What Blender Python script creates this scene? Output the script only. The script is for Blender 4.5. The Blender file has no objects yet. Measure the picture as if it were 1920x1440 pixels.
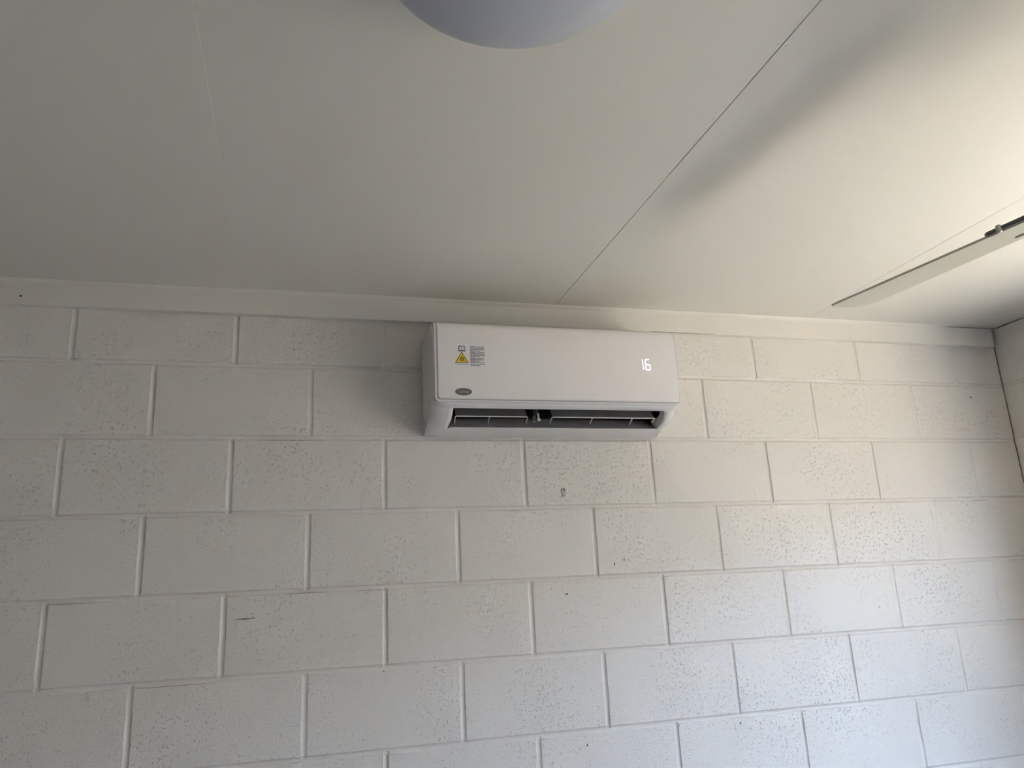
import bpy, bmesh, math, random
from mathutils import Vector, Matrix, noise

# ------------------------------------------------------------------ camera, sky, sun, exposure
S = bpy.context.scene
COL = S.collection
ZB = 2.388                                   # wall datum (top of the block courses) above the floor
cam = bpy.data.objects.new('camera', bpy.data.cameras.new('camera'))
COL.objects.link(cam)
cam.data.sensor_width = 36.0
cam.data.lens = 1457.96 / 1920 * 36.0
cam.data.clip_start = 0.02
cam.matrix_world = Matrix(((0.96438934, -0.02242132, -0.26353461, 0.56955),
                           (-0.25996768, -0.26375985, -0.92889588, -2.13902),
                           (-0.04868277, 0.96432776, -0.26019601, -0.83393 + ZB),
                           (0, 0, 0, 1)))
S.camera = cam
S.view_settings.view_transform = 'Standard'
S.view_settings.look = 'None'
S.view_settings.gamma = 1.0
S.view_settings.use_curve_mapping = False
S.view_settings.exposure = 1.88

W = bpy.data.worlds.new('sky'); S.world = W; W.use_nodes = True
bg = W.node_tree.nodes['Background']
bg.inputs['Color'].default_value = (0.44, 0.62, 1.0, 1)
bg.inputs['Strength'].default_value = 8.2

sun_d = bpy.data.lights.new('sun', 'SUN'); sun_d.energy = 26.0; sun_d.angle = 0.0093
sun_d.color = (1.0, 0.92, 0.83)
sun = bpy.data.objects.new('sun', sun_d); COL.objects.link(sun)
sun.rotation_euler = (math.radians(4), math.radians(-5), 0)    # high midday sun, over the roof

CEIL = ZB + 0.012
XL, XR = -1.6, 3.006
YB = -4.2
random.seed(7)

# ------------------------------------------------------------------ helpers
def node_mat(name, base, rough=0.5, spec=0.5, coat=0.0):
    m = bpy.data.materials.new(name); m.use_nodes = True
    b = m.node_tree.nodes['Principled BSDF']
    b.inputs['Base Color'].default_value = (*base, 1)
    b.inputs['Roughness'].default_value = rough
    b.inputs['Specular IOR Level'].default_value = spec
    if coat: b.inputs['Coat Weight'].default_value = coat
    return m

def add_noise_tint(m, c1, c2, scale=3.0, detail=4, lo=0.35, hi=0.65):
    nt = m.node_tree; b = nt.nodes['Principled BSDF']
    g = nt.nodes.new('ShaderNodeNewGeometry')
    n = nt.nodes.new('ShaderNodeTexNoise'); n.inputs['Scale'].default_value = scale; n.inputs['Detail'].default_value = detail
    r = nt.nodes.new('ShaderNodeValToRGB')
    r.color_ramp.elements[0].position = lo; r.color_ramp.elements[0].color = (*c1, 1)
    r.color_ramp.elements[1].position = hi; r.color_ramp.elements[1].color = (*c2, 1)
    nt.links.new(g.outputs['Position'], n.inputs['Vector'])
    nt.links.new(n.outputs['Fac'], r.inputs['Fac'])
    nt.links.new(r.outputs['Color'], b.inputs['Base Color'])
    return r, g

def add_bump(m, layers):
    """layers: list of (kind, scale, strength, distance)"""
    nt = m.node_tree; b = nt.nodes['Principled BSDF']
    g = nt.nodes.new('ShaderNodeNewGeometry'); prev = None
    for kind, sc, st, dist in layers:
        bp = nt.nodes.new('ShaderNodeBump'); bp.inputs['Strength'].default_value = st; bp.inputs['Distance'].default_value = dist
        if kind == 'noise':
            t = nt.nodes.new('ShaderNodeTexNoise'); t.inputs['Scale'].default_value = sc; t.inputs['Detail'].default_value = 3
            nt.links.new(g.outputs['Position'], t.inputs['Vector']); out = t.outputs['Fac']
        else:                                   # pits: scattered small round dips, denser on some blocks
            t = nt.nodes.new('ShaderNodeTexNoise'); t.inputs['Scale'].default_value = sc; t.inputs['Detail'].default_value = 2.5; t.inputs['Distortion'].default_value = 0.6
            nt.links.new(g.outputs['Position'], t.inputs['Vector'])
            ra = nt.nodes.new('ShaderNodeMapRange'); ra.interpolation_type = 'SMOOTHSTEP'; ra.inputs['From Min'].default_value = 0.585; ra.inputs['From Max'].default_value = 0.705
            nt.links.new(t.outputs['Fac'], ra.inputs['Value'])
            big = nt.nodes.new('ShaderNodeTexNoise'); big.inputs['Scale'].default_value = 4.5; big.inputs['Detail'].default_value = 2
            nt.links.new(g.outputs['Position'], big.inputs['Vector'])
            mk = nt.nodes.new('ShaderNodeMapRange'); mk.inputs['From Min'].default_value = 0.36; mk.inputs['From Max'].default_value = 0.66
            nt.links.new(big.outputs['Fac'], mk.inputs['Value'])
            m2 = nt.nodes.new('ShaderNodeMath'); m2.operation = 'MULTIPLY'
            nt.links.new(ra.outputs['Result'], m2.inputs[0]); nt.links.new(mk.outputs['Result'], m2.inputs[1])
            m3 = nt.nodes.new('ShaderNodeMath'); m3.operation = 'MULTIPLY'; m3.inputs[1].default_value = -1.0
            nt.links.new(m2.outputs[0], m3.inputs[0]); out = m3.outputs[0]
        nt.links.new(out, bp.inputs['Height'])
        if prev: nt.links.new(prev.outputs['Normal'], bp.inputs['Normal'])
        prev = bp
    nt.links.new(prev.outputs['Normal'], b.inputs['Normal'])

def tag(o, label=None, cat=None, group=None, kind=None):
    if label: o['label'] = label
    if cat: o['category'] = cat
    if group: o['group'] = group
    if kind: o['kind'] = kind
    return o

def link(name, me, mat=None, parent=None, smooth=False):
    if mat is not None and not me.materials: me.materials.append(mat)
    if smooth:
        for f in me.polygons: f.use_smooth = True
    o = bpy.data.objects.new(name, me); COL.objects.link(o)
    if parent is not None: o.parent = parent
    return o

def bm_obj(name, bm, mat, parent=None, smooth=False):
    bmesh.ops.recalc_face_normals(bm, faces=bm.faces[:])
    me = bpy.data.meshes.new(name); bm.to_mesh(me); bm.free()
    return link(name, me, mat, parent, smooth)

def empty(name, loc=(0, 0, 0)):
    o = bpy.data.objects.new(name, None); o.empty_display_size = 0.1
    COL.objects.link(o); o.location = loc
    return o

def box(bm, x0, x1, y0, y1, z0, z1):
    v = [bm.verts.new((x, y, z)) for x in (x0, x1) for y in (y0, y1) for z in (z0, z1)]
    for q in ((0, 1, 3, 2), (4, 6, 7, 5), (0, 4, 5, 1), (2, 3, 7, 6), (0, 2, 6, 4), (1, 5, 7, 3)):
        bm.faces.new([v[i] for i in q])
    return v

def bevelled_box(x0, x1, y0, y1, z0, z1, r=0.002, seg=2):
    bm = bmesh.new(); box(bm, x0, x1, y0, y1, z0, z1)
    bmesh.ops.bevel(bm, geom=bm.edges[:], offset=r, segments=seg, affect='EDGES', profile=0.5)
    return bm

def lathe(bm, prof, seg=48, c=(0, 0, 0)):
    """prof: list of (radius, z)"""
    rings = []
    for r, z in prof:
        if r < 1e-6: rings.append([bm.verts.new((c[0], c[1], c[2] + z))])
        else: rings.append([bm.verts.new((c[0] + r * math.cos(2 * math.pi * i / seg), c[1] + r * math.sin(2 * math.pi * i / seg), c[2] + z)) for i in range(seg)])
    for a, b in zip(rings, rings[1:]):
        for i in range(seg):
            j = (i + 1) % seg
            if len(a) == 1 and len(b) == 1: continue
            if len(a) == 1: bm.faces.new((a[0], b[i], b[j]))
            elif len(b) == 1: bm.faces.new((a[i], b[0], a[j]))
            else: bm.faces.new((a[i], b[i], b[j], a[j]))
    return bm

def prism(bm, poly, place, h0, h1):
    """extrude a 2D polygon between heights h0 and h1; place(u, v, h) -> xyz"""
    a = [bm.verts.new(place(u, v, h0)) for u, v in poly]
    b = [bm.verts.new(place(u, v, h1)) for u, v in poly]
    n = len(poly)
    bm.faces.new(a[::-1]); bm.faces.new(b)
    for i in range(n): bm.faces.new((a[i], a[(i + 1) % n], b[(i + 1) % n], b[i]))

# ------------------------------------------------------------------ materials
WALLC = (0.812, 0.757, 0.683)
m_paint = node_mat('painted_block', WALLC, 0.36, 0.5)
add_noise_tint(m_paint, (0.795, 0.739, 0.663), (0.83, 0.776, 0.70), 2.2, 3)
add_bump(m_paint, [('noise', 210, 0.55, 0.0021), ('noise', 34, 0.16, 0.003), ('pits', 126, 1.0, 0.0022)])
m_mortar = node_mat('painted_mortar', WALLC, 0.42, 0.45)
add_noise_tint(m_mortar, (0.775, 0.717, 0.642), (0.82, 0.766, 0.692), 9, 4)
add_bump(m_mortar, [('noise', 120, 0.4, 0.002)])
m_ceil = node_mat('ceiling_paint', (0.808, 0.762, 0.685), 0.55, 0.35)
add_bump(m_ceil, [('noise', 300, 0.12, 0.0008), ('noise', 3, 0.05, 0.01)])
m_trim = node_mat('trim_paint', (0.808, 0.757, 0.675), 0.4, 0.45)
add_bump(m_trim, [('noise', 60, 0.15, 0.0015)])
m_gapdark = node_mat('dark_gap', (0.05, 0.045, 0.04), 0.9, 0.1)
m_plainwall = node_mat('plain_wall_paint', (0.58, 0.545, 0.49), 0.5, 0.4)
m_floor = node_mat('floor_vinyl', (0.48, 0.43, 0.37), 0.5, 0.4)
add_noise_tint(m_floor, (0.25, 0.215, 0.175), (0.30, 0.26, 0.215), 6, 5)
m_plastic = node_mat('white_plastic', (0.80, 0.765, 0.75), 0.26, 0.5)
m_plastic_panel = node_mat('white_panel_plastic', (0.89, 0.84, 0.805), 0.22, 0.5)
m_groove = node_mat('panel_groove', (0.42, 0.39, 0.37), 0.5, 0.3)
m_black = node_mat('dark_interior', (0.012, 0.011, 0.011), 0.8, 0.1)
m_vane = node_mat('vane_plastic', (0.40, 0.385, 0.37), 0.25, 0.5)  # white outlet plastic greyed down, shade of the sill put into the colour
m_vane_dark = node_mat('shaded_vane_plastic', (0.20, 0.19, 0.185), 0.4, 0.4)  # shade on the louvre fascia put into the colour; also used for intake slats
m_badge = node_mat('badge_grey', (0.16, 0.15, 0.14), 0.4, 0.5)
m_badge_ink = node_mat('badge_silver', (0.52, 0.51, 0.49), 0.4, 0.5)
m_sticker = node_mat('sticker_paper', (0.86, 0.85, 0.88), 0.45, 0.4)
m_ink = node_mat('black_ink', (0.035, 0.03, 0.045), 0.5, 0.3)
m_inkgrey = node_mat('grey_ink', (0.10, 0.09, 0.10), 0.5, 0.3)
m_yellow = node_mat('warning_yellow', (0.80, 0.58, 0.03), 0.45, 0.4)
m_brown = node_mat('symbol_brown', (0.20, 0.09, 0.01), 0.5, 0.3)
m_hook = node_mat('hook_plastic', (0.56, 0.52, 0.40), 0.35, 0.5)
m_chip = node_mat('bare_chip', (0.09, 0.075, 0.055), 0.8, 0.2)
m_rust = node_mat('red_brown_crack', (0.33, 0.19, 0.13), 0.8, 0.2)
m_scuff = node_mat('scuff', (0.36, 0.31, 0.24), 0.7, 0.2)
m_fan = node_mat('fan_white', (0.66, 0.62, 0.51), 0.4, 0.45)
m_fan_metal = node_mat('fan_bracket', (0.14, 0.13, 0.115), 0.4, 0.5)
m_screw = node_mat('screw_steel', (0.55, 0.52, 0.46), 0.35, 0.5)
m_screw.node_tree.nodes['Principled BSDF'].inputs['Metallic'].default_value = 0.7
m_alu = node_mat('window_aluminium', (0.7, 0.7, 0.7), 0.35, 0.5)
m_concrete = node_mat('sunlit_concrete', (0.62, 0.54, 0.41), 0.85, 0.2)
add_noise_tint(m_concrete, (0.56, 0.50, 0.42), (0.68, 0.61, 0.51), 1.5, 5)
m_grass = node_mat('dry_grass', (0.20, 0.20, 0.09), 0.9, 0.1)
add_noise_tint(m_grass, (0.11, 0.10, 0.06), (0.20, 0.165, 0.10), 5, 6)
m_fence = node_mat('fence_steel', (0.40, 0.34, 0.28), 0.6, 0.3)

m_led = bpy.data.materials.new('led_segment'); m_led.use_nodes = True
_b = m_led.node_tree.nodes['Principled BSDF']
_b.inputs['Base Color'].default_value = (0.9, 0.88, 1, 1)
_b.inputs['Emission Color'].default_value = (0.88, 0.82, 1.0, 1); _b.inputs['Emission Strength'].default_value = 0.38

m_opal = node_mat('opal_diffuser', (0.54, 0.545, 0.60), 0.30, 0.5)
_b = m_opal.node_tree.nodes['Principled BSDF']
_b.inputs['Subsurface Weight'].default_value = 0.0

m_glass = bpy.data.materials.new('window_glass'); m_glass.use_nodes = True
nt = m_glass.node_tree; nt.nodes.clear()
_o = nt.nodes.new('ShaderNodeOutputMaterial'); _t = nt.nodes.new('ShaderNodeBsdfTransparent'); _t.inputs['Color'].default_value = (0.94, 0.96, 0.95, 1)
_g = nt.nodes.new('ShaderNodeBsdfGlossy'); _g.inputs['Roughness'].default_value = 0.02; _m = nt.nodes.new('ShaderNodeMixShader'); _m.inputs['Fac'].default_value = 0.05
nt.links.new(_t.outputs[0], _m.inputs[1]); nt.links.new(_g.outputs[0], _m.inputs[2]); nt.links.new(_m.outputs[0], _o.inputs['Surface'])

# ------------------------------------------------------------------ setting: shell
bm = bmesh.new(); box(bm, XL - .2, XR + .2, YB - .2, 0.2, -0.12, 0.0)
tag(bm_obj('floor', bm, m_floor), 'brown vinyl floor below the picture', 'floor', kind='structure')
bm = bmesh.new(); box(bm, XL - .2, XL, YB, 0.0, 0.0, CEIL)
tag(bm_obj('wall_left', bm, m_plainwall), 'plain painted wall left of the picture', 'wall', kind='structure')
bm = bmesh.new(); box(bm, XL - .2, XR + .2, YB - .2, YB, 0.0, CEIL)
tag(bm_obj('wall_rear', bm, m_plainwall), 'plain painted wall behind the viewer', 'wall', kind='structure')

# back wall: solid core behind the joints
bm = bmesh.new(); box(bm, XL - .2, XR + .2, 0.012, 0.2, 0.0, CEIL + 0.05)
wall_back = tag(bm_obj('wall_back', bm, m_mortar), 'cream painted concrete block wall behind the air conditioner', 'wall', kind='structure')

# window opening in the right wall
WY0, WY1 = -0.84, -2.95           # near jamb, far jamb
WZ0, WZ1 = ZB - 1.60, ZB - 0.42    # sill, head
bm = bmesh.new()
xa, xb = XR + 0.012, XR + 0.2
box(bm, xa, xb, WY0, 0.2, 0, CEIL)
box(bm, xa, xb, YB - .2, WY1, 0, CEIL)
box(bm, xa, xb, WY1, WY0, 0, WZ0)
box(bm, xa, xb, WY1, WY0, WZ1, CEIL)
wall_right = tag(bm_obj('wall_right', bm, m_mortar), 'cream block wall meeting the corner at the right edge', 'wall', kind='structure')

# ---- block meshes: slightly irregular painted blocks with rounded arrises
def block_mesh(w, h, seed):
    rnd = random.Random(seed)
    off = Vector((rnd.uniform(0, 50), rnd.uniform(0, 50), 0))
    nx, nz = max(3, int(w / 0.03)), max(3, int(h / 0.03))
    per = []
    for i in range(nx): per.append((-w / 2 + w * i / nx, -h / 2, 0, -1))
    for i in range(nz): per.append((w / 2, -h / 2 + h * i / nz, 1, 0))
    for i in range(nx): per.append((w / 2 - w * i / nx, h / 2, 0, 1))
    for i in range(nz): per.append((-w / 2, h / 2 - h * i / nz, -1, 0))
    bm = bmesh.new(); loops = []
    for d, ins in ((0.012, 0.0), (0.0030, 0.0002), (0.0009, 0.0011), (0.0, 0.0030)):
        lp = []
        for u, v, nu, nv in per:
            wob = 0.0010 * noise.noise(Vector((u * 30, v * 30, 0)) + off) + 0.0006 * noise.noise(Vector((u * 110, v * 110, 3)) + off)
            cx = -1 if u < 0 else 1; cz = -1 if v < 0 else 1
            uu = cx * min(abs(u), w / 2 - ins) ; vv = cz * min(abs(v), h / 2 - ins)
            lp.append(bm.verts.new((uu + nu * wob, d, vv + nv * wob)))
        loops.append(lp)
    n = len(per)
    for a, b in zip(loops, loops[1:]):
        for i in range(n): bm.faces.new((a[i], a[(i + 1) % n], b[(i + 1) % n], b[i]))
    f = bm.faces.new(loops[-1]); f.smooth = False
    for g in bm.faces:
        if g is not f: g.smooth = True
    bmesh.ops.recalc_face_normals(bm, faces=bm.faces[:])
    me = bpy.data.meshes.new('block'); bm.to_mesh(me); bm.free(); me.materials.append(m_paint)
    return me

JW = 0.010
_cache = {}
def get_block(w, h, k):
    key = (round(w, 3), round(h, 3), k)
    if key not in _cache: _cache[key] = block_mesh(w, h, hash(key) & 0xffff)
    return _cache[key]

rows = []                            # (z_top, z_bottom) relative to datum, first course tucked under the trim
for k in range(12):
    zt, zb = (-0.2 * k - JW / 2, -0.2 * (k + 1) + JW / 2)
    if k == 0: zt = 0.010
    zb = max(zb, -ZB)
    if zt - zb > 0.05: rows.append((zt, zb))

for k, (zt, zb) in enumerate(rows):
    e = [XL]
    x = -1.6 + (0.2 if k % 2 else 0.4)
    while x < XR - 0.1: e.append(round(x, 3)); x += 0.4
    e.append(XR)
    for i, (a, b) in enumerate(zip(e, e[1:])):
        xa_ = a + (JW / 2 if a > XL else 0); xb_ = b - (JW / 2 if b < XR else 0)
        o = link('block', get_block(xb_ - xa_, zt - zb, (k * 3 + i) % 6), None, wall_back)
        o.location = ((xa_ + xb_) / 2, random.uniform(-0.0005, 0.0005), ZB + (zt + zb) / 2)

def subtract(seg, hole):
    a, b = seg; c, d = hole
    out = []
    if a < min(b, c) - 1e-6: out.append((a, min(b, c)))
    if max(a, d) < b - 1e-6: out.append((max(a, d), b))
    return [s for s in out if s[1] - s[0] > 0.03]

for k, (zt, zb) in enumerate(rows):
    y = -0.015 if k % 2 else -0.2
    e = [0.0]
    if k % 2: y = -0.4
    while y > YB: e.append(round(y, 3)); y -= 0.4
    e.append(YB)
    for i, (a, b) in enumerate(zip(e, e[1:])):
        ya, yb_ = b + (JW / 2 if b > YB else 0), a - (JW / 2 if a < 0 else 0)
        pieces = [(ya, yb_, zb, zt)]
        z0, z1 = WZ0 - ZB, WZ1 - ZB
        if zb < z1 - 0.005 and zt > z0 + 0.005:
            pieces = []
            for s in subtract((ya, yb_), (WY1, WY0)): pieces.append((*s, zb, zt))
            lo, hi = max(ya, WY1), min(yb_, WY0)
            if hi - lo > 0.03:
                if zt - z1 > 0.03: pieces.append((lo, hi, z1, zt))
                if z0 - zb > 0.03: pieces.append((lo, hi, zb, z0))
        for (p, q, r, s) in pieces:
            o = link('block', get_block(q - p, s - r, (k + i) % 3), None, wall_right)
            o.rotation_euler = (0, 0, -math.pi / 2)
            o.location = (XR + 0.0, (p + q) / 2, ZB + (r + s) / 2)

# ---- mortar joints of the back wall: tooled, uneven, in places filled nearly flush with paint
bm = bmesh.new()
FILL = {(0, 0.8): 0.0007, (0, 2.8): 0.0012, (2, 2.8): 0.0012, (4, 2.8): 0.0018, (3, 2.6): 0.002, (1, 2.6): 0.0022, (6, 2.8): 0.002, (0, 1.2): .003}
def joint_strip(p0, p1, depth, seed, horiz):
    n = max(4, int(abs((p1[0] - p0[0]) + (p1[1] - p0[1])) / 0.010))
    prev = None
    for i in range(n + 1):
        t = i / n; x = p0[0] + (p1[0] - p0[0]) * t; z = p0[1] + (p1[1] - p0[1]) * t
        row = []
        for j, (o, dd) in enumerate(((-0.0072, 0.2), (-0.0042, 0.75), (0, 1.12), (0.0042, 0.75), (0.0072, 0.2))):
            d = depth * dd * (1 + 0.35 * noise.noise(Vector((x * 14, z * 14, seed))) + 0.22 * noise.noise(Vector((x * 60 + o * 200, z * 60, seed + 5))))
            lump = noise.noise(Vector((x * 9 + 31, z * 9, seed * 3.1)))
            if lump > 0.62: d -= 0.010 * (lump - 0.62)
            d = max(d, 0.0004)
            jx, jz = (x, z + o) if horiz else (x + o, z)
            row.append(bm.verts.new((jx, d, ZB + jz)))
        if prev:
            for j in range(4): bm.faces.new((prev[j], prev[j + 1], row[j + 1], row[j])).smooth = True
        prev = row
for k in range(1, 12):
    joint_strip((XL, -0.2 * k), (XR, -0.2 * k), 0.0044, k * 1.7, True)
for k, (zt, zb) in enumerate(rows):
    x = -1.6 + (0.2 if k % 2 else 0.4)
    while x < XR - 0.1:
        dpt = FILL.get((k, round(x, 1)), 0.0034)
        joint_strip((x, zb - 0.004), (x, zt + 0.004), dpt, 20 + k * 3 + x, False)
        x += 0.4
tag(bm_obj('mortar', bm, m_mortar, wall_back), kind='stuff')

# right wall mortar: one tooled sheet round the opening
bm = bmesh.new()
for k in range(1, 12):
    z = ZB - 0.2 * k
    for (a, b) in ([(YB, 0.0)] if not (WZ0 < z < WZ1) else [(YB, WY1), (WY0, 0.0)]):
        box(bm, XR + 0.0028, XR + 0.012, a, b, z - 0.0068, z + 0.0068)
tag(bm_obj('mortar', bm, m_mortar, wall_right), kind='stuff')

# ---- little marks on the back wall paint
def mark(name, x, z, w, h, mat, seed, rot=0.0, y=-0.0004, parent=wall_back, jag=0.35):
    rnd = random.Random(seed); n = 14
    poly = []
    for i in range(n):
        a = 2 * math.pi * i / n; r = 1 + rnd.uniform(-jag, jag)
        u, v = w / 2 * r * math.cos(a), h / 2 * r * math.sin(a)
        poly.append((u * math.cos(rot) - v * math.sin(rot), u * math.sin(rot) + v * math.cos(rot)))
    b_ = bmesh.new(); prism(b_, poly, lambda u, v, hh: (x + u, hh, ZB + z + v), 0.0006, y)
    return bm_obj(name, b_, mat, parent)
MARKS = [  # x, z, w, h, material, rotation
    ('scuff_mark', 0.452, -0.862, 0.030, 0.004, m_scuff, 0.0), ('scuff_mark', 0.437, -0.862, 0.013, 0.0025, m_scuff, 0.05), ('scuff_mark', 0.471, -0.861, 0.007, 0.004, m_scuff, 0.0),
    ('paint_chip', 1.455, -0.765, 0.004, 0.007, m_chip, 0.2), ('paint_chip', 1.487, -0.755, 0.006, 0.009, m_scuff, -0.3),
    ('paint_chip', 1.305, -0.842, 0.008, 0.004, m_chip, 0.0), ('paint_chip', 1.262, -0.826, 0.003, 0.003, m_scuff, 0.0),
    ('paint_chip', 2.853, -0.245, 0.006, 0.008, m_chip, 0.6), ('paint_chip', 2.858, -0.254, 0.003, 0.008, m_scuff, 0.5),
    ('paint_chip', 0.553, -0.150, 0.005, 0.005, m_scuff, 0.4), ('paint_chip', 2.525, -0.105, 0.004, 0.004, m_chip, 0.0),
    ('paint_chip', 0.795, -1.010, 0.005, 0.0025, m_chip, 0.0), ('paint_chip', 1.335, -1.235, 0.004, 0.005, m_chip, 0.0),
    ('paint_chip', 0.285, -1.028, 0.003, 0.003, m_scuff, 0), ('paint_chip', 0.905, -0.818, 0.003, 0.003, m_scuff, 0),
    ('paint_chip', 1.66, -0.86, 0.003, 0.004, m_scuff, .3), ('paint_chip', 2.12, -1.02, 0.003, 0.004, m_scuff, .3), ('paint_chip', 2.44, -1.13, 0.0035, 0.004, m_scuff, .3),
    ('paint_chip', 1.98, -0.69, 0.003, 0.003, m_scuff, .3), ('paint_chip', 2.33, -0.93, 0.004, 0.005, m_scuff, .8), ('paint_chip', 1.80, -1.22, 0.004, 0.005, m_chip, .2),
    ('joint_crack', 0.30, -1.008, 0.17, 0.0018, m_rust, 0.004), ('joint_crack', 0.60, -0.806, 0.11, 0.0016, m_rust, 0.0), ('joint_crack', 0.045, -0.806, 0.10, 0.0016, m_rust, 0.0),
    ('joint_crack', 0.55, -0.4065, 0.16, 0.0014, m_rust, 0.0), ('joint_crack', 0.765, -0.8065, 0.07, 0.0018, m_rust, 0.0), ('joint_crack', 2.80, -0.6068, 0.06, 0.0016, m_scuff, 0.0),
]
for i, (nm, x, z, w, h, mt, r) in enumerate(MARKS):
    mark(nm, x, z, w, h * (0.65 if w >= 0.05 else 1), mt, i, r, jag=0.35 if w < 0.05 else 0.25)

# ------------------------------------------------------------------ ceiling: sheets with open butt joints
bm = bmesh.new(); box(bm, XL - .2, XR + .2, YB - .2, 0.2, CEIL + 0.0075, CEIL + 0.12)
ceiling = tag(bm_obj('ceiling', bm, m_ceil), 'cream ceiling of wide sheets with fine open joints', 'ceiling', kind='structure')
edges = [XL, -0.497, 0.411, 1.320, 2.212, XR]
for i, (a, b) in enumerate(zip(edges, edges[1:])):
    G = {0.411: 0.0001, 1.320: 0.0008, 2.212: 0.0004}
    g0 = G.get(a, .0008) if a > XL else 0; g1 = G.get(b, .0008) if b < XR else 0
    zl = CEIL - (0.0020 if i == 1 else 0.0)          # the sheet left of the first joint hangs a hair lower
    bm = bmesh.new(); box(bm, a + g0, b - g1, YB, 0.0, zl, CEIL + 0.0078)
    eds = [e_ for e_ in bm.edges if all(abs(v.co.z - zl) < 1e-6 for v in e_.verts) and abs(e_.verts[0].co.x - e_.verts[1].co.x) < 1e-6]
    bmesh.ops.bevel(bm, geom=eds, offset=0.0006, segments=1, affect='EDGES')
    pnl = bm_obj('ceiling_panel', bm, m_ceil, ceiling)
bm = bmesh.new(); lathe(bm, [(0, -0.0008), (0.0022, -0.0007), (0.0038, 0.0001), (0.0038, 0.001)], 12)
bmesh.ops.recalc_face_normals(bm, faces=bm.faces[:]); scr = bpy.data.meshes.new('screw'); bm.to_mesh(scr); bm.free(); scr.materials.append(m_ceil)
SCREWS = [(1.312, -1.217), (1.329, -1.217), (1.312, -1.007), (1.329, -1.007), (1.311, -0.786), (1.328, -0.79), (1.312, -0.45),
          (1.781, -0.614), (1.771, -1.001), (0.562, -0.964), (0.418, -0.966), (0.417, -0.60), (0.404, -0.70), (0.419, -0.567), (2.204, -0.424), (2.204, -0.62), (2.221, -0.80)]
for x, y in SCREWS:
    o = link('screw', scr, None, ceiling); o.location = (x, y, CEIL)

# trim board along the top of the back wall + filler bead
bm = bevelled_box(XL, 2.990, -0.020, 0.004, ZB - 0.0585, CEIL - 0.0035, 0.0018, 2)
trim = tag(bm_obj('trim_1', bm, m_trim), 'cream painted cornice board between block wall and ceiling', 'trim', kind='structure')
bm = bmesh.new()
prevr = None
n = 160
for i in range(n + 1):
    x = XL + (2.80 - XL) * i / n
    wv = 0.0008 * noise.noise(Vector((x * 6, 0, 0))); fade = min(1, (2.80 - x) / 0.12 + 0.12)
    pr = [(-0.0185, CEIL - 0.0115 * fade + wv), (-0.0228, CEIL - 0.0085 * fade + wv), (-0.0272, CEIL - 0.0035 * fade), (-0.030, CEIL + 0.0005)]
    r = [bm.verts.new((x, y, z)) for y, z in pr]
    if prevr:
        for j in range(3): bm.faces.new((prevr[j], prevr[j + 1], r[j + 1], r[j])).smooth = True
    prevr = r
bm_obj('filler_bead', bm, m_trim, trim)
b_ = bmesh.new(); prism(b_, [(-.003, -.002), (.0, -.003), (.004, -.001), (.002, .002), (-.002, .002)], lambda u, v, h: (-0.125 + u, h, ZB - 0.036 + v), -0.0195, -0.0206)
bm_obj('paint_chip', b_, m_chip, trim)
b_ = bmesh.new(); prism(b_, [(-.11, -.0006), (.10, -.0004), (.12, .0001), (-.10, .0006)], lambda u, v, h: (1.74 + u, h, ZB - 0.0582 + v), -0.0190, -0.0204)
bm_obj('joint_crack', b_, m_gapdark, trim)

# window in the right wall (outside the picture, lights the room)
win = tag(empty('window_1', (XR + 0.10, (WY0 + WY1) / 2, WZ0)), 'wide aluminium window in the right wall', 'window', kind='structure')
def wpart(name, b_, mat):
    o = bm_obj(name, b_, mat); o.parent = win; o.matrix_parent_inverse = Matrix.Translation(-win.location); return o
fx0, fx1 = XR + 0.08, XR + 0.13
fw = 0.035
b_ = bmesh.new(); box(b_, fx0, fx1, WY1, WY0, WZ0, WZ0 + fw); box(b_, fx0, fx1, WY1, WY0, WZ1 - fw, WZ1)
box(b_, fx0, fx1, WY1, WY1 + fw, WZ0, WZ1); box(b_, fx0, fx1, WY0 - fw, WY0, WZ0, WZ1)
ym = (WY0 + WY1) / 2
box(b_, fx0, fx1, ym - .02, ym + .02, WZ0, WZ1)
wpart('window_frame', b_, m_alu)
for a, b in ((WY1 + fw, ym - .02), (ym + .02, WY0 - fw)):
    b_ = bmesh.new(); box(b_, XR + 0.103, XR + 0.107, a, b, WZ0 + fw, WZ1 - fw); wpart('pane', b_, m_glass)
b_ = bevelled_box(XR - 0.02, XR + 0.09, WY1 - .03, WY0 + .03, WZ0 - 0.03, WZ0, 0.003); wpart('window_sill', b_, m_trim)

# outside: unseen roof added for shade, concrete apron in the sun, grass, fence cutting low sky
bm = bmesh.new(); box(bm, XL - 0.6, XR + 0.46, YB - 0.6, 0.6, CEIL + 0.13, CEIL + 0.25)
tag(bm_obj('roof', bm, m_plainwall), 'unseen flat roof, its short eave added to shade the ground by the window', 'roof', kind='structure')
bm = bmesh.new(); box(bm, XR + 0.2, 4.75, -9, 5, -0.25, -0.15)
tag(bm_obj('path', bm, m_concrete), 'sunlit concrete path outside the window', 'path', kind='structure')
bm = bmesh.new(); box(bm, 4.75, 30, -25, 20, -0.30, -0.16)
tag(bm_obj('ground', bm, m_grass), 'dry grass beyond the concrete path', 'ground', kind='structure')
fence = tag(empty('fence', (6.5, -2, -0.16)), 'unseen tan fence added across the grass, sized to cut off low sky', 'fence', kind='structure')
b_ = bevelled_box(6.48, 6.52, -14, 10, -0.16, 2.6, 0.004); o = bm_obj('fence_sheet', b_, m_fence, fence); o.matrix_parent_inverse = Matrix.Translation(-fence.location)

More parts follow.
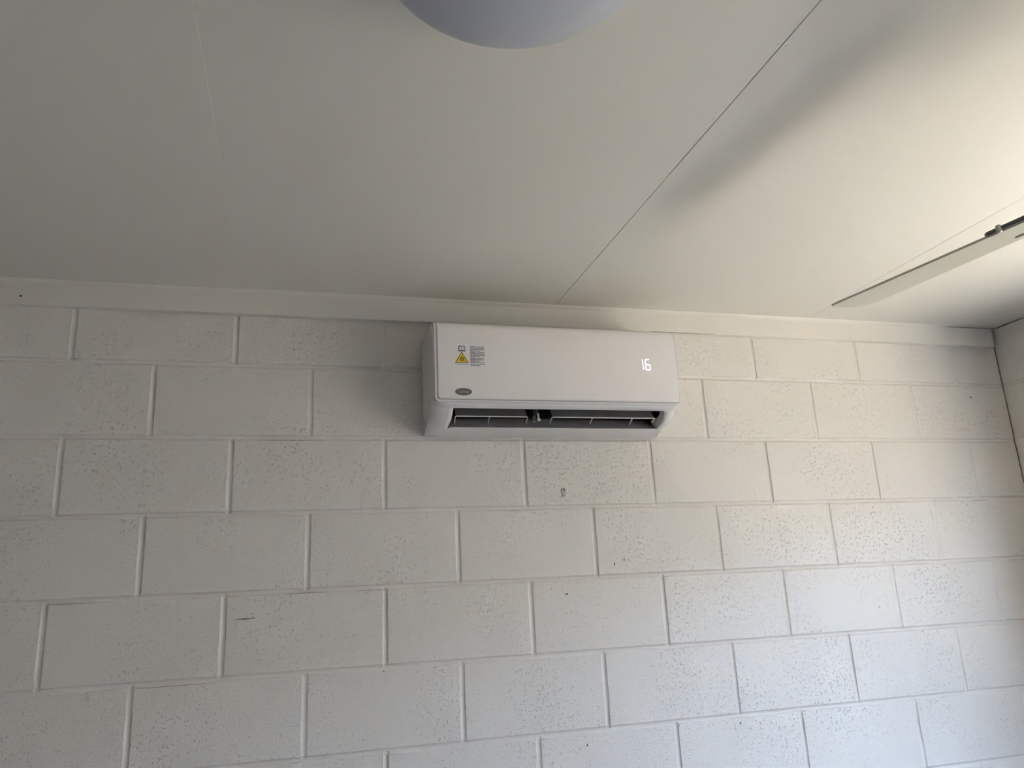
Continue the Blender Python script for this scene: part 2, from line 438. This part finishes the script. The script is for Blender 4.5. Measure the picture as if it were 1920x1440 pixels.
# ------------------------------------------------------------------ air conditioner
AX0, AX1 = 0.909, 1.622
ac = tag(empty('air_conditioner', ((AX0 + AX1) / 2, 0, ZB - 0.397)), 'white wall-mounted split air conditioner showing 16 under the cornice', 'air conditioner')
INV = Matrix.Translation(-ac.location)
def apart(name, b_, mat, parent=ac, smooth=False, label=None):
    o = bm_obj(name, b_, mat, None, smooth); o.parent = parent
    o.matrix_parent_inverse = INV if parent is ac else Matrix.Identity(4)
    if label: o['label'] = label
    return o

def smooth_poly(pts, n=3):
    for _ in range(n):                        # corner cutting, ends kept
        q = [pts[0]]
        for a, b in zip(pts, pts[1:]):
            q.append((a[0] * .75 + b[0] * .25, a[1] * .75 + b[1] * .25)); q.append((a[0] * .25 + b[0] * .75, a[1] * .25 + b[1] * .75))
        q.append(pts[-1]); pts = q
    return pts
P_top = smooth_poly([(-0.004, -0.1135), (-0.120, -0.1135), (-0.158, -0.1145), (-0.180, -0.124), (-0.187, -0.150), (-0.189, -0.221), (-0.186, -0.286), (-0.180, -0.338)], 2)
P_lip = [(-0.1775, -0.3435), (-0.170, -0.3465), (-0.1615, -0.3500)]
P_open = [(-0.1590, -0.3530), (-0.1540, -0.3590), (-0.146, -0.3665), (-0.131, -0.3750), (-0.110, -0.3800), (-0.092, -0.3832), (-0.076, -0.3860)]
P_bot = [(-0.074, -0.3867), (-0.040, -0.3925), (-0.012, -0.3962), (-0.004, -0.3970)]
prof = P_top + P_lip + P_open + P_bot
i0 = len(P_top) + len(P_lip) - 1
i1 = i0 + len(P_open)
cy, cz = -0.09, -0.25
bm = bmesh.new()
def kx(i, y):                                   # the ends round off more below the front panel
    if i < len(P_top) - 1: return 0.0
    return min(1.0, max(0.0, (-y - 0.02) / 0.07))
def colpts(xf, inset):
    out = []
    for i, (y, z) in enumerate(prof):
        d = Vector((y - cy, z - cz)); d.normalize()
        k = kx(i, y); ins = inset * (1 + 0.7 * k) * (0.2 if y > -0.02 else 1)
        yy = y if y > -0.006 else y - d.x * ins
        out.append(bm.verts.new((xf(i), yy, ZB + z - d.y * ins)))
    return out
def fr(i): return min(1, max(0, (i - i0) / (i1 - i0)))
XO0 = lambda i: 0.9655 - 0.002 * fr(i)
XO1 = lambda i: 1.578 + 0.013 * fr(i)
RC = 0.011
ends = [(RC * (1 - math.sin(math.pi / 2 * t / 5)), RC * (1 - math.cos(math.pi / 2 * t / 5))) for t in range(6)]   # (inset, along x)
cols = [colpts(lambda i, u=u: AX0 + u * (1 + 3 * kx(i, prof[i][0])), ins) for ins, u in ends] + [colpts(XO0, 0.0), colpts(XO1, 0.0)] + [colpts(lambda i, u=u: AX1 - u * (1 + 1.5 * kx(i, prof[i][0])), ins) for ins, u in reversed(ends)]
NL = len(ends)
for c, (A, Bc) in enumerate(zip(cols, cols[1:])):
    for i in range(len(prof) - 1):
        if c == NL and i0 <= i < i1: continue
        bm.faces.new((A[i], A[i + 1], Bc[i + 1], Bc[i])).smooth = True
bm.faces.new(cols[0]); bm.faces.new(cols[-1][::-1])
# reveal of the outlet: short return walls just inside the opening
A, Bc = cols[NL], cols[NL + 1]
def inner(i, x):
    y, z = prof[i]; t = fr(i)
    return bm.verts.new((x, y + 0.012, ZB + z + 0.016))
ia = [inner(i, XO0(i) + 0.001) for i in range(i0, i1 + 1)]
ib = [inner(i, XO1(i) - 0.006) for i in range(i0, i1 + 1)]
for j in range(i1 - i0):
    bm.faces.new((A[i0 + j], A[i0 + j + 1], ia[j + 1], ia[j])); bm.faces.new((Bc[i0 + j], ib[j], ib[j + 1], Bc[i0 + j + 1]))
casing = apart('casing', bm, m_plastic)

# intake grille on top, added out of view to cut bounce: dark mesh, thin slats
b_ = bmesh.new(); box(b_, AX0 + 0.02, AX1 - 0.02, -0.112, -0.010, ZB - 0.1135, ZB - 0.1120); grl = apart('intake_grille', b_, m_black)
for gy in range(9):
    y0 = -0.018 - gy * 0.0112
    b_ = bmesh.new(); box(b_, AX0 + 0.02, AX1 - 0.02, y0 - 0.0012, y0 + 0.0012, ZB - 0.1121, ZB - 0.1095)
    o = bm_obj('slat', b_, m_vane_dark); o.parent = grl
# dark air passage behind the outlet
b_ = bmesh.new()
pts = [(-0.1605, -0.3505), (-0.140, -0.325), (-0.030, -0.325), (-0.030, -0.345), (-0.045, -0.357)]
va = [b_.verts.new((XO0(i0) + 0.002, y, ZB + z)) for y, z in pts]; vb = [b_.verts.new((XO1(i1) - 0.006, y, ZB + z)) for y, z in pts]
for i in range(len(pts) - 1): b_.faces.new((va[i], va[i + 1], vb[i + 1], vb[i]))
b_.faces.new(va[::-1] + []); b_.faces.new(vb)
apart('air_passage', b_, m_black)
# glossy sill of the outlet
b_ = bmesh.new()
pts = [(-0.0765, -0.3862), (-0.0735, -0.3820), (-0.043, -0.3525), (-0.034, -0.347), (-0.034, -0.360), (-0.06, -0.384)]
prism(b_, pts, lambda y, z, x: (x, y, ZB + z), XO0(i1) + 0.001, XO1(i1) - 0.001)
apart('outlet_sill', b_, m_vane)
b_ = bmesh.new()
pts = [(-0.0785, -0.3872), (-0.0790, -0.3846), (-0.0755, -0.3822), (-0.0735, -0.3835)]
prism(b_, pts, lambda y, z, x: (x, y, ZB + z), 0.9700, XO1(i1) - 0.001)
apart('outlet_lip', b_, m_plastic)

# louvre vanes: inclined fascia with ribs running back to the sill
def louvre(x0, x1, ribs):
    lv = empty('louvre'); lv.parent = ac; lv.matrix_parent_inverse = INV
    b_ = bmesh.new()
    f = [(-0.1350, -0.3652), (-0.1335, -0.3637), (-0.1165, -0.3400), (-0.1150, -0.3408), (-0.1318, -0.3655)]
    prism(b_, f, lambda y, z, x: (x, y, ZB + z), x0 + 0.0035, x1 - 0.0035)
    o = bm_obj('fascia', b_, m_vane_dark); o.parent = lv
    b_ = bmesh.new()                          # bright front rim with rounded ends
    rim = [(x0 + 0.0045, 0), (x1 - 0.0045, 0)]
    prism(b_, [(-0.1358, -0.3668), (-0.1358, -0.3646), (-0.1340, -0.3638), (-0.1322, -0.3646), (-0.1322, -0.3668)], lambda y, z, x: (x, y, ZB + z), x0 + 0.0035, x1 - 0.0035)
    o = bm_obj('rim', b_, m_plastic); o.parent = lv
    for x in ribs:
        end = x in (ribs[0], ribs[-1])
        b_ = bmesh.new()
        lean = 0.0
        poly = [(-0.1335, -0.3650), (-0.1335, -0.3678), (-0.0570, -0.3700), (-0.0520, -0.3640), (-0.0600, -0.3660)]
        pass
        prism(b_, poly, lambda y, z, xx: (xx + (0.012 + 0.02 * (x - 0.97)) * (y + 0.1335) / 0.0765, y, ZB + z), x - 0.0012, x + 0.0012)
        o = bm_obj('rib', b_, m_plastic); o.parent = lv
    return lv
louvre(0.9745, 1.1800, [0.9757, 1.0700, 1.1788])
louvre(1.2480, 1.5640, [1.2492, 1.3690, 1.4910, 1.5628])
# pivot in the middle of the outlet
b_ = bevelled_box(1.2100, 1.2140, -0.128, -0.120, ZB - 0.374, ZB - 0.353, 0.001)
pv = apart('louvre_pivot', b_, m_plastic)
b_ = bmesh.new(); prism(b_, [(-0.130, -0.3765), (-0.130, -0.370), (-0.122, -0.365), (-0.112, -0.372)], lambda y, z, x: (x, y, ZB + z), 1.2090, 1.2170)
apart('pivot_clip', b_, m_plastic)
b_ = bevelled_box(1.2080, 1.2095, -0.126, -0.090, ZB - 0.358, ZB - 0.335, 0.0005); apart('pivot_stem', b_, m_vane)
b_ = bevelled_box(1.1980, 1.2085, -0.118, -0.100, ZB - 0.374, ZB - 0.358, 0.002); apart('pivot_motor', b_, m_badge)

# front panel (curved) : outer rim and inset face with a fine groove between
PP = smooth_poly([(-0.118, -0.1105), (-0.150, -0.1108), (-0.178, -0.1165), (-0.190, -0.128), (-0.1945, -0.165), (-0.1955, -0.221), (-0.1925, -0.286), (-0.186, -0.3395)], 3)
_len = [0]
for a, b in zip(PP, PP[1:]): _len.append(_len[-1] + math.hypot(b[0] - a[0], b[1] - a[1]))
def on_panel(s):
    s = min(max(s, 0), _len[-1])
    for i in range(len(PP) - 1):
        if s <= _len[i + 1] + 1e-9:
            t = (s - _len[i]) / (_len[i + 1] - _len[i])
            y = PP[i][0] + t * (PP[i + 1][0] - PP[i][0]); z = PP[i][1] + t * (PP[i + 1][1] - PP[i][1])
            d = Vector((PP[i + 1][0] - PP[i][0], PP[i + 1][1] - PP[i][1])); d.normalize()
            return y, z, (d.y, -d.x)
    return PP[-1][0], PP[-1][1], (0, -1)
LS = _len[-1]
def s_of_z(z):
    lo, hi = 0, LS
    for _ in range(40):
        m = (lo + hi) / 2
        if on_panel(m)[1] > z: lo = m
        else: hi = m
    return lo
def on_front(x, z, h=0.0):
    y, zz, nrm = on_panel(s_of_z(z))
    return (x, y + nrm[0] * h, ZB + zz + nrm[1] * h)
# check outward direction of the normal (towards the room, -Y)
_sg = 1 if on_panel(LS * .6)[2][0] < 0 else -1

def panel_shell(x0, x1, s0, s1, r, h_front, h_back, nx=44, ns=46):
    b_ = bmesh.new()
    xs = [x0 + r * (1 - math.cos(math.pi / 2 * i / 8)) for i in range(9)]
    xs += [x0 + r + (x1 - x0 - 2 * r) * i / nx for i in range(1, nx)]
    xs += [x1 - r * (1 - math.cos(math.pi / 2 * (8 - i) / 8)) for i in range(9)]
    def send(x):
        d = max(x0 + r - x, x - (x1 - r), 0)
        return s1 - (r - math.sqrt(max(0, r * r - d * d)))
    F, Bk = [], []
    for x in xs:
        e_ = send(x); f_, k_ = [], []
        for j in range(ns + 1):
            y, z, nn = on_panel(s0 + (e_ - s0) * j / ns)
            f_.append(b_.verts.new((x, y + _sg * nn[0] * h_front, ZB + z + _sg * nn[1] * h_front)))
            k_.append(b_.verts.new((x, y + _sg * nn[0] * h_back, ZB + z + _sg * nn[1] * h_back)))
        F.append(f_); Bk.append(k_)
    for i in range(len(xs) - 1):
        for j in range(ns):
            b_.faces.new((F[i][j], F[i][j + 1], F[i + 1][j + 1], F[i + 1][j])).smooth = True
            b_.faces.new((Bk[i][j], Bk[i + 1][j], Bk[i + 1][j + 1], Bk[i][j + 1]))
        b_.faces.new((F[i][-1], Bk[i][-1], Bk[i + 1][-1], F[i + 1][-1])); b_.faces.new((F[i][0], F[i + 1][0], Bk[i + 1][0], Bk[i][0]))
    for j in range(ns):
        b_.faces.new((F[0][j], Bk[0][j], Bk[0][j + 1], F[0][j + 1])); b_.faces.new((F[-1][j], F[-1][j + 1], Bk[-1][j + 1], Bk[-1][j]))
    return b_
# rim: full size shell slightly lower at the groove, face: inset shell
apart('panel_rim', panel_shell(0.9120, 1.6205, 0, LS, 0.012, 0.0006, -0.006), m_plastic)
apart('panel_groove', panel_shell(0.9172, 1.6172, 0, LS - 0.0058, 0.0090, 0.0009, -0.005), m_groove)
panel = apart('front_panel', panel_shell(0.9212, 1.6162, 0, LS - 0.0084, 0.007, 0.0014, -0.005), m_plastic_panel)

def on_front(x, z, h=0.0):
    y, zz, nn = on_panel(s_of_z(z)); h += 0.0010
    return (x, y + _sg * nn[0] * h, ZB + zz + _sg * nn[1] * h)

def front_prism(name, poly, mat, h0=0.0005, h1=0.0008, parent=None, b_=None):
    own = b_ is None
    b_ = b_ or bmesh.new()
    prism(b_, poly, on_front, h0, h1)
    if not own: return b_
    o = bm_obj(name, b_, mat); o.parent = parent or ac
    o.matrix_parent_inverse = INV
    return o
def rect(x0, x1, z0, z1): return [(x0, z0), (x1, z0), (x1, z1), (x0, z1)]

# ---- warning sticker
sx0, sx1, sz0, sz1 = 0.966, 1.0505, -0.2445, -0.1835
st = front_prism('warning_sticker', rect(sx0, sx1, sz0, sz1), m_sticker, 0.0004, 0.0007, ac)
st['label'] = 'white warning sticker with yellow triangle'
STI = st
def on_sticker(name, b_, mat):
    o = bm_obj(name, b_, mat); o.parent = STI; o.matrix_parent_inverse = Matrix.Identity(4)
    return o
def fp(b_, poly, h0=0.0007, h1=0.0009): prism(b_, poly, on_front, h0, h1)
# triangle
tc, tb, tt, hw = 0.9855, -0.2345, -0.2035, 0.0185
b_ = bmesh.new(); fp(b_, [(tc - hw, tb), (tc + hw, tb), (tc, tt)], 0.0007, 0.0008); on_sticker('triangle_border', b_, m_ink)
b_ = bmesh.new(); fp(b_, [(tc - hw + .0027, tb + .0015), (tc + hw - .0027, tb + .0015), (tc, tt - .0030)], 0.0008, 0.00092); on_sticker('triangle', b_, m_yellow)
b_ = bmesh.new()
gc = (tc, tb + 0.0108)
star = []
for i in range(32):
    a = 2 * math.pi * i / 32; r = 0.0066 if i % 4 < 2 else 0.0043
    star.append((gc[0] + r * math.cos(a), gc[1] + r * math.sin(a)))
fp(b_, star, 0.00092, 0.00100); on_sticker('gear_symbol', b_, m_brown)
b_ = bmesh.new(); fp(b_, [(gc[0] + 0.0026 * math.cos(2 * math.pi * i / 14), gc[1] + 0.0026 * math.sin(2 * math.pi * i / 14)) for i in range(14)], 0.00100, 0.00106); on_sticker('symbol_centre', b_, m_yellow)
# open book symbol
b_ = bmesh.new()
bx, bz, bw, bh = 0.9860, -0.1945, 0.0100, 0.0082
fp(b_, [(bx - bw, bz - bh + .001), (bx - bw * .4, bz - bh), (bx + bw * .95, bz - bh), (bx + bw, bz + bh * .5), (bx + bw * .6, bz + bh), (bx, bz + bh * .85), (bx - bw * .6, bz + bh), (bx - bw, bz + bh * .5)])
on_sticker('book_symbol', b_, m_inkgrey)
for s in (-1, 1):
    b_ = bmesh.new(); x_a, x_b = bx + s * 0.0008, bx + s * 0.0052
    fp(b_, rect(min(x_a, x_b), max(x_a, x_b), bz - bh * .55, bz + bh * .72), 0.0009, 0.00096); on_sticker('book_page', b_, m_sticker)
    b_ = bmesh.new(); x_a, x_b = bx + s * 0.0063, bx + s * 0.0080
    fp(b_, rect(min(x_a, x_b), max(x_a, x_b), bz - bh * .6, bz + bh * .45), 0.0009, 0.00096); on_sticker('book_edge', b_, m_sticker)

def text_mesh(body, size, shear=0.0, bold=0.0):
    cu = bpy.data.curves.new('t', 'FONT'); cu.body = body; cu.size = size; cu.shear = shear; cu.offset = bold
    cu.align_x = 'LEFT'; cu.resolution_u = 3
    ob = bpy.data.objects.new('t', cu); COL.objects.link(ob)
    dg = bpy.context.evaluated_depsgraph_get(); dg.update()
    me = bpy.data.meshes.new_from_object(ob.evaluated_get(dg))
    bpy.data.objects.remove(ob); bpy.data.curves.remove(cu)
    return me
def text_on_front(name, body, x, z, size, mat, h, parent, shear=0.0, bold=0.0, width=None, ident=True):
    me = text_mesh(body, size, shear, bold)
    xs = [v.co.x for v in me.vertices]
    k = 1.0 if width is None else width / (max(xs) - min(xs))
    x0 = min(xs)
    for v in me.vertices: v.co = on_front(x + (v.co.x - x0) * k, z + v.co.y, h)
    me.materials.clear(); me.materials.append(mat); me.name = name
    o = bpy.data.objects.new(name, me); COL.objects.link(o); o.parent = parent
    o.matrix_parent_inverse = Matrix.Identity(4) if ident else INV
    return o
# text column: bold WARNING heads with fine print below
LH = 0.00405
zline = -0.1885
rnd = random.Random(3)
plan = ['H', 'l', 'l', 's', 'H', 'l', 'l', 's', 'H', 'l', 's', 'H', 'l', 's']
x_l, x_r = 1.0085, 1.0480
for n_, kind in enumerate(plan):
    z = zline - n_ * LH
    x = x_l
    end = x_r if kind != 's' else x_l + rnd.uniform(0.022, 0.034)
    if kind == 'H':
        text_on_front('heading', 'WARNING:', x, z - 0.0010, 0.0042, m_ink, 0.00092, STI, bold=0.00012, width=0.0165)
        x += 0.019
    b_ = bmesh.new()
    while x < end - 0.002:
        wd = min(rnd.uniform(0.0025, 0.0075), end - x)
        fp(b_, rect(x, x + wd, z - 0.0006, z + 0.0011), 0.0007, 0.0009); x += wd + 0.0009
    on_sticker('fine_print', b_, m_inkgrey)
b_ = bmesh.new(); x = 0.9672
while x < 1.0035:
    wd = rnd.uniform(0.003, 0.008); fp(b_, rect(x, min(x + wd, 1.0045), -0.2387, -0.2373)); x += wd + 0.0012
on_sticker('fine_print', b_, m_inkgrey)

# ---- oval badge
bc = (0.9885, -0.3125); ba, bb = 0.0225, 0.0098
oval = lambda k: [(bc[0] + ba * k * math.cos(2 * math.pi * i / 40), bc[1] + bb * k * math.sin(2 * math.pi * i / 40)) for i in range(40)]
badge = front_prism('badge', oval(1.0), m_badge, 0.0004, 0.0014, ac); badge['label'] = 'grey oval badge reading Carrier'
text_on_front('badge_lettering', 'Carrier', bc[0] - 0.0160, bc[1] - 0.0034, 0.0105, m_badge_ink, 0.0016, badge, shear=0.18, width=0.0320)

# ---- lit temperature digits
def seg_poly(x0, z0, x1, z1, w):
    d = Vector((x1 - x0, z1 - z0)); d.normalize(); n_ = Vector((-d.y, d.x)) * (w / 2); t = d * (w / 2)
    a, b = Vector((x0, z0)), Vector((x1, z1))
    return [tuple(p) for p in (a, a + t + n_, b - t + n_, b, b - t - n_, a + t - n_)]
dz0, dz1 = -0.2385, -0.2085
dzm = (dz0 + dz1) / 2
sw = 0.0029
b_ = bmesh.new()
fp(b_, seg_poly(1.5095, dz1, 1.5100, dzm + .0004, sw), 0.0004, 0.0007); fp(b_, seg_poly(1.5102, dzm - .0004, 1.5108, dz0, sw), 0.0004, 0.0007)
o = apart('display_digit', b_, m_led, ac); o['label'] = 'lit white digit 1'
b_ = bmesh.new()
x0, x1 = 1.5180, 1.5315
for q in ((x0 + .0006, dz1, x1 - .001, dz1), (x0, dz1 - .0006, x0 + .0003, dzm + .0004), (x0 + .0006, dzm, x1, dzm), (x0 + .0004, dzm - .0004, x0 + .001, dz0), (x1, dzm - .0004, x1 + .0006, dz0), (x0 + .001, dz0, x1 + .0002, dz0)):
    fp(b_, seg_poly(*q, sw), 0.0004, 0.0007)
o = apart('display_digit', b_, m_led, ac); o['label'] = 'lit white digit 6'

# ------------------------------------------------------------------ picture hook on the block below the unit
hk = tag(empty('picture_hook', (1.3135, 0, ZB - 0.560)), 'small beige plastic picture hook pinned to the block wall', 'hook')
HI = Matrix.Translation(-hk.location)
def hpart(name, b_, mat, sm=False):
    o = bm_obj(name, b_, mat, None, sm); o.parent = hk; o.matrix_parent_inverse = HI; return o
b_ = bmesh.new()
pl = [(0.0062 * math.cos(math.radians(a)), 0.0068 * math.sin(math.radians(a))) for a in range(-30, 211, 15)] + [(-0.0035, -0.010), (-0.0015, -0.019), (0.0035, -0.019), (0.0045, -0.010)]
prism(b_, pl, lambda u, v, h: (1.3135 + u, h, ZB - 0.5510 + v), 0.0005, -0.0045)
bmesh.ops.bevel(b_, geom=b_.edges[:], offset=0.0008, segments=1, affect='EDGES')
hpart('plate', b_, m_hook)
b_ = bmesh.new(); prism(b_, [(-0.0045, -0.0155), (-0.0130, -0.0170), (-0.0145, -0.0110), (-0.0125, -0.0108), (-0.0110, -0.0140), (-0.0045, -0.0120)], lambda y, v, x: (x, y, ZB - 0.5540 + v), 1.3122, 1.3158)
hpart('hook', b_, m_hook)
for dx, dz in ((-0.0005, 0.002), (0.0042, 0.0018), (0.0022, -0.0028)):
    b_ = bmesh.new(); lathe(b_, [(0, -0.0022), (0.0015, -0.002), (0.0017, 0.0), ], 10)
    for v in b_.verts: v.co = Vector((1.3135 + dx + v.co.x, -0.0045 + v.co.z * 0.6, ZB - 0.5510 + dz + v.co.y))
    hpart('pin', b_, m_chip)

# ------------------------------------------------------------------ ceiling light
lx, ly = 0.8257, -1.3699
cl = tag(empty('ceiling_light', (lx, ly, CEIL)), 'round white opal dome light on the ceiling above the air conditioner', 'ceiling light')
b_ = bmesh.new(); lathe(b_, [(0.0, 0.0), (0.176, 0.0), (0.178, -0.004), (0.178, -0.026), (0.174, -0.030), (0.0, -0.030)], 72, (0, 0, 0))
o = bm_obj('base_ring', b_, m_plastic, cl, True)
b_ = bmesh.new()
pr = [(0.182, -0.024), (0.1885, -0.026)]
for i in range(0, 25):
    a = math.pi / 2 * i / 24; pr.append((0.19 * math.cos(a) if i < 24 else 0.0, -0.030 - 0.09 * math.sin(a)))
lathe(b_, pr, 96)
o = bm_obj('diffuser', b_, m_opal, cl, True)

# ------------------------------------------------------------------ ceiling fan
hub = Vector((1.717 + 0.65 * 0.159, -0.798 - 0.65 * 0.987, ZB - 0.265))
fan = tag(empty('ceiling_fan', (hub.x, hub.y, CEIL)), 'white ceiling fan reaching one blade in from the right', 'ceiling fan')
top = -(CEIL - hub.z)
b_ = bmesh.new(); lathe(b_, [(0, 0), (0.065, 0), (0.065, -0.012), (0.05, -0.045), (0.018, -0.06), (0, -0.06)], 40); bm_obj('canopy', b_, m_fan, fan, True)
b_ = bmesh.new(); lathe(b_, [(0, -0.05), (0.0125, -0.05), (0.0125, top + 0.03), (0, top + 0.03)], 20); bm_obj('downrod', b_, m_fan, fan, True)
b_ = bmesh.new(); lathe(b_, [(0, top + 0.06), (0.03, top + 0.06), (0.11, top + 0.045), (0.135, top + 0.015), (0.135, top - 0.03), (0.115, top - 0.058), (0.06, top - 0.07), (0, top - 0.072)], 48); bm_obj('motor_housing', b_, m_fan, fan, True)
def blade_outline():
    R0, R1 = 0.200, 0.650
    w0, w1 = 0.0400, 0.0505
    pts = [(R0, -w0), (R0, w0)]
    n_ = 12; rc = 0.045
    pts = [(R0, w0 * .8), (R0 + 0.02, w0)]
    for sg, rc in ((1, 0.010), (-1, 0.050)):              # one sharp and one rounded corner at the tip
        arc = [(R1 - rc + rc * math.sin(math.pi / 2 * i / n_), sg * ((w1 - rc) + rc * math.cos(math.pi / 2 * i / n_))) for i in range(n_ + 1)]
        pts += arc if sg > 0 else arc[::-1]
    pts += [(R0 + 0.02, -w0), (R0, -w0 * .8)]
    return pts
PITCH = math.radians(-5)
def blade_place(u, v, h):           # u along, v across, h up; pitched about its axis
    return (u, v * math.cos(PITCH) - h * math.sin(PITCH), v * math.sin(PITCH) + h * math.cos(PITCH))
def make_mesh(b_, mat, name, sm=False):
    bmesh.ops.recalc_face_normals(b_, faces=b_.faces[:]); me = bpy.data.meshes.new(name); b_.to_mesh(me); b_.free(); me.materials.append(mat)
    return me
b_ = bmesh.new(); prism(b_, blade_outline(), blade_place, -0.0022, 0.0022); me_blade = make_mesh(b_, m_fan, 'blade')
b_ = bmesh.new(); prism(b_, [(0.09, -0.015), (0.09, 0.015), (0.17, 0.022), (0.21, 0.0445), (0.295, 0.0455), (0.302, 0.040), (0.302, 0.030), (0.25, 0.020), (0.25, -0.020), (0.28, -0.030), (0.27, -0.038), (0.21, -0.038), (0.17, -0.022)], blade_place, 0.0022, 0.0075)
me_iron = make_mesh(b_, m_fan_metal, 'blade_iron')
b_ = bmesh.new(); lathe(b_, [(0, -0.0042), (0.003, -0.0042), (0.0045, -0.0024), (0.0045, 0.0085), (0.003, 0.0105), (0, 0.0108)], 14); me_scr = make_mesh(b_, m_screw, 'screw')
b_ = bmesh.new(); prism(b_, [(0.276 + 0.011 * math.cos(2 * math.pi * i / 16), -0.019 + 0.0045 * math.sin(2 * math.pi * i / 16)) for i in range(16)], blade_place, -0.0031, -0.0020)
me_slot = make_mesh(b_, m_fan_metal, 'slot_plug')
for k in range(3):
    ang = math.atan2(0.987, -0.159) + k * 2 * math.pi / 3
    bl = link('blade', me_blade, None, fan); bl.location = (0, 0, top); bl.rotation_euler = (0, 0, ang)
    ir = link('blade_iron', me_iron, None, bl); link('slot_plug', me_slot, None, bl)
    for (u, v) in ((0.272, 0.0465), (0.235, 0.0), (0.222, -0.022)):
        sc_ = link('screw', me_scr, None, bl); sc_.location = blade_place(u, v, 0); sc_.rotation_euler = (PITCH, 0, 0)
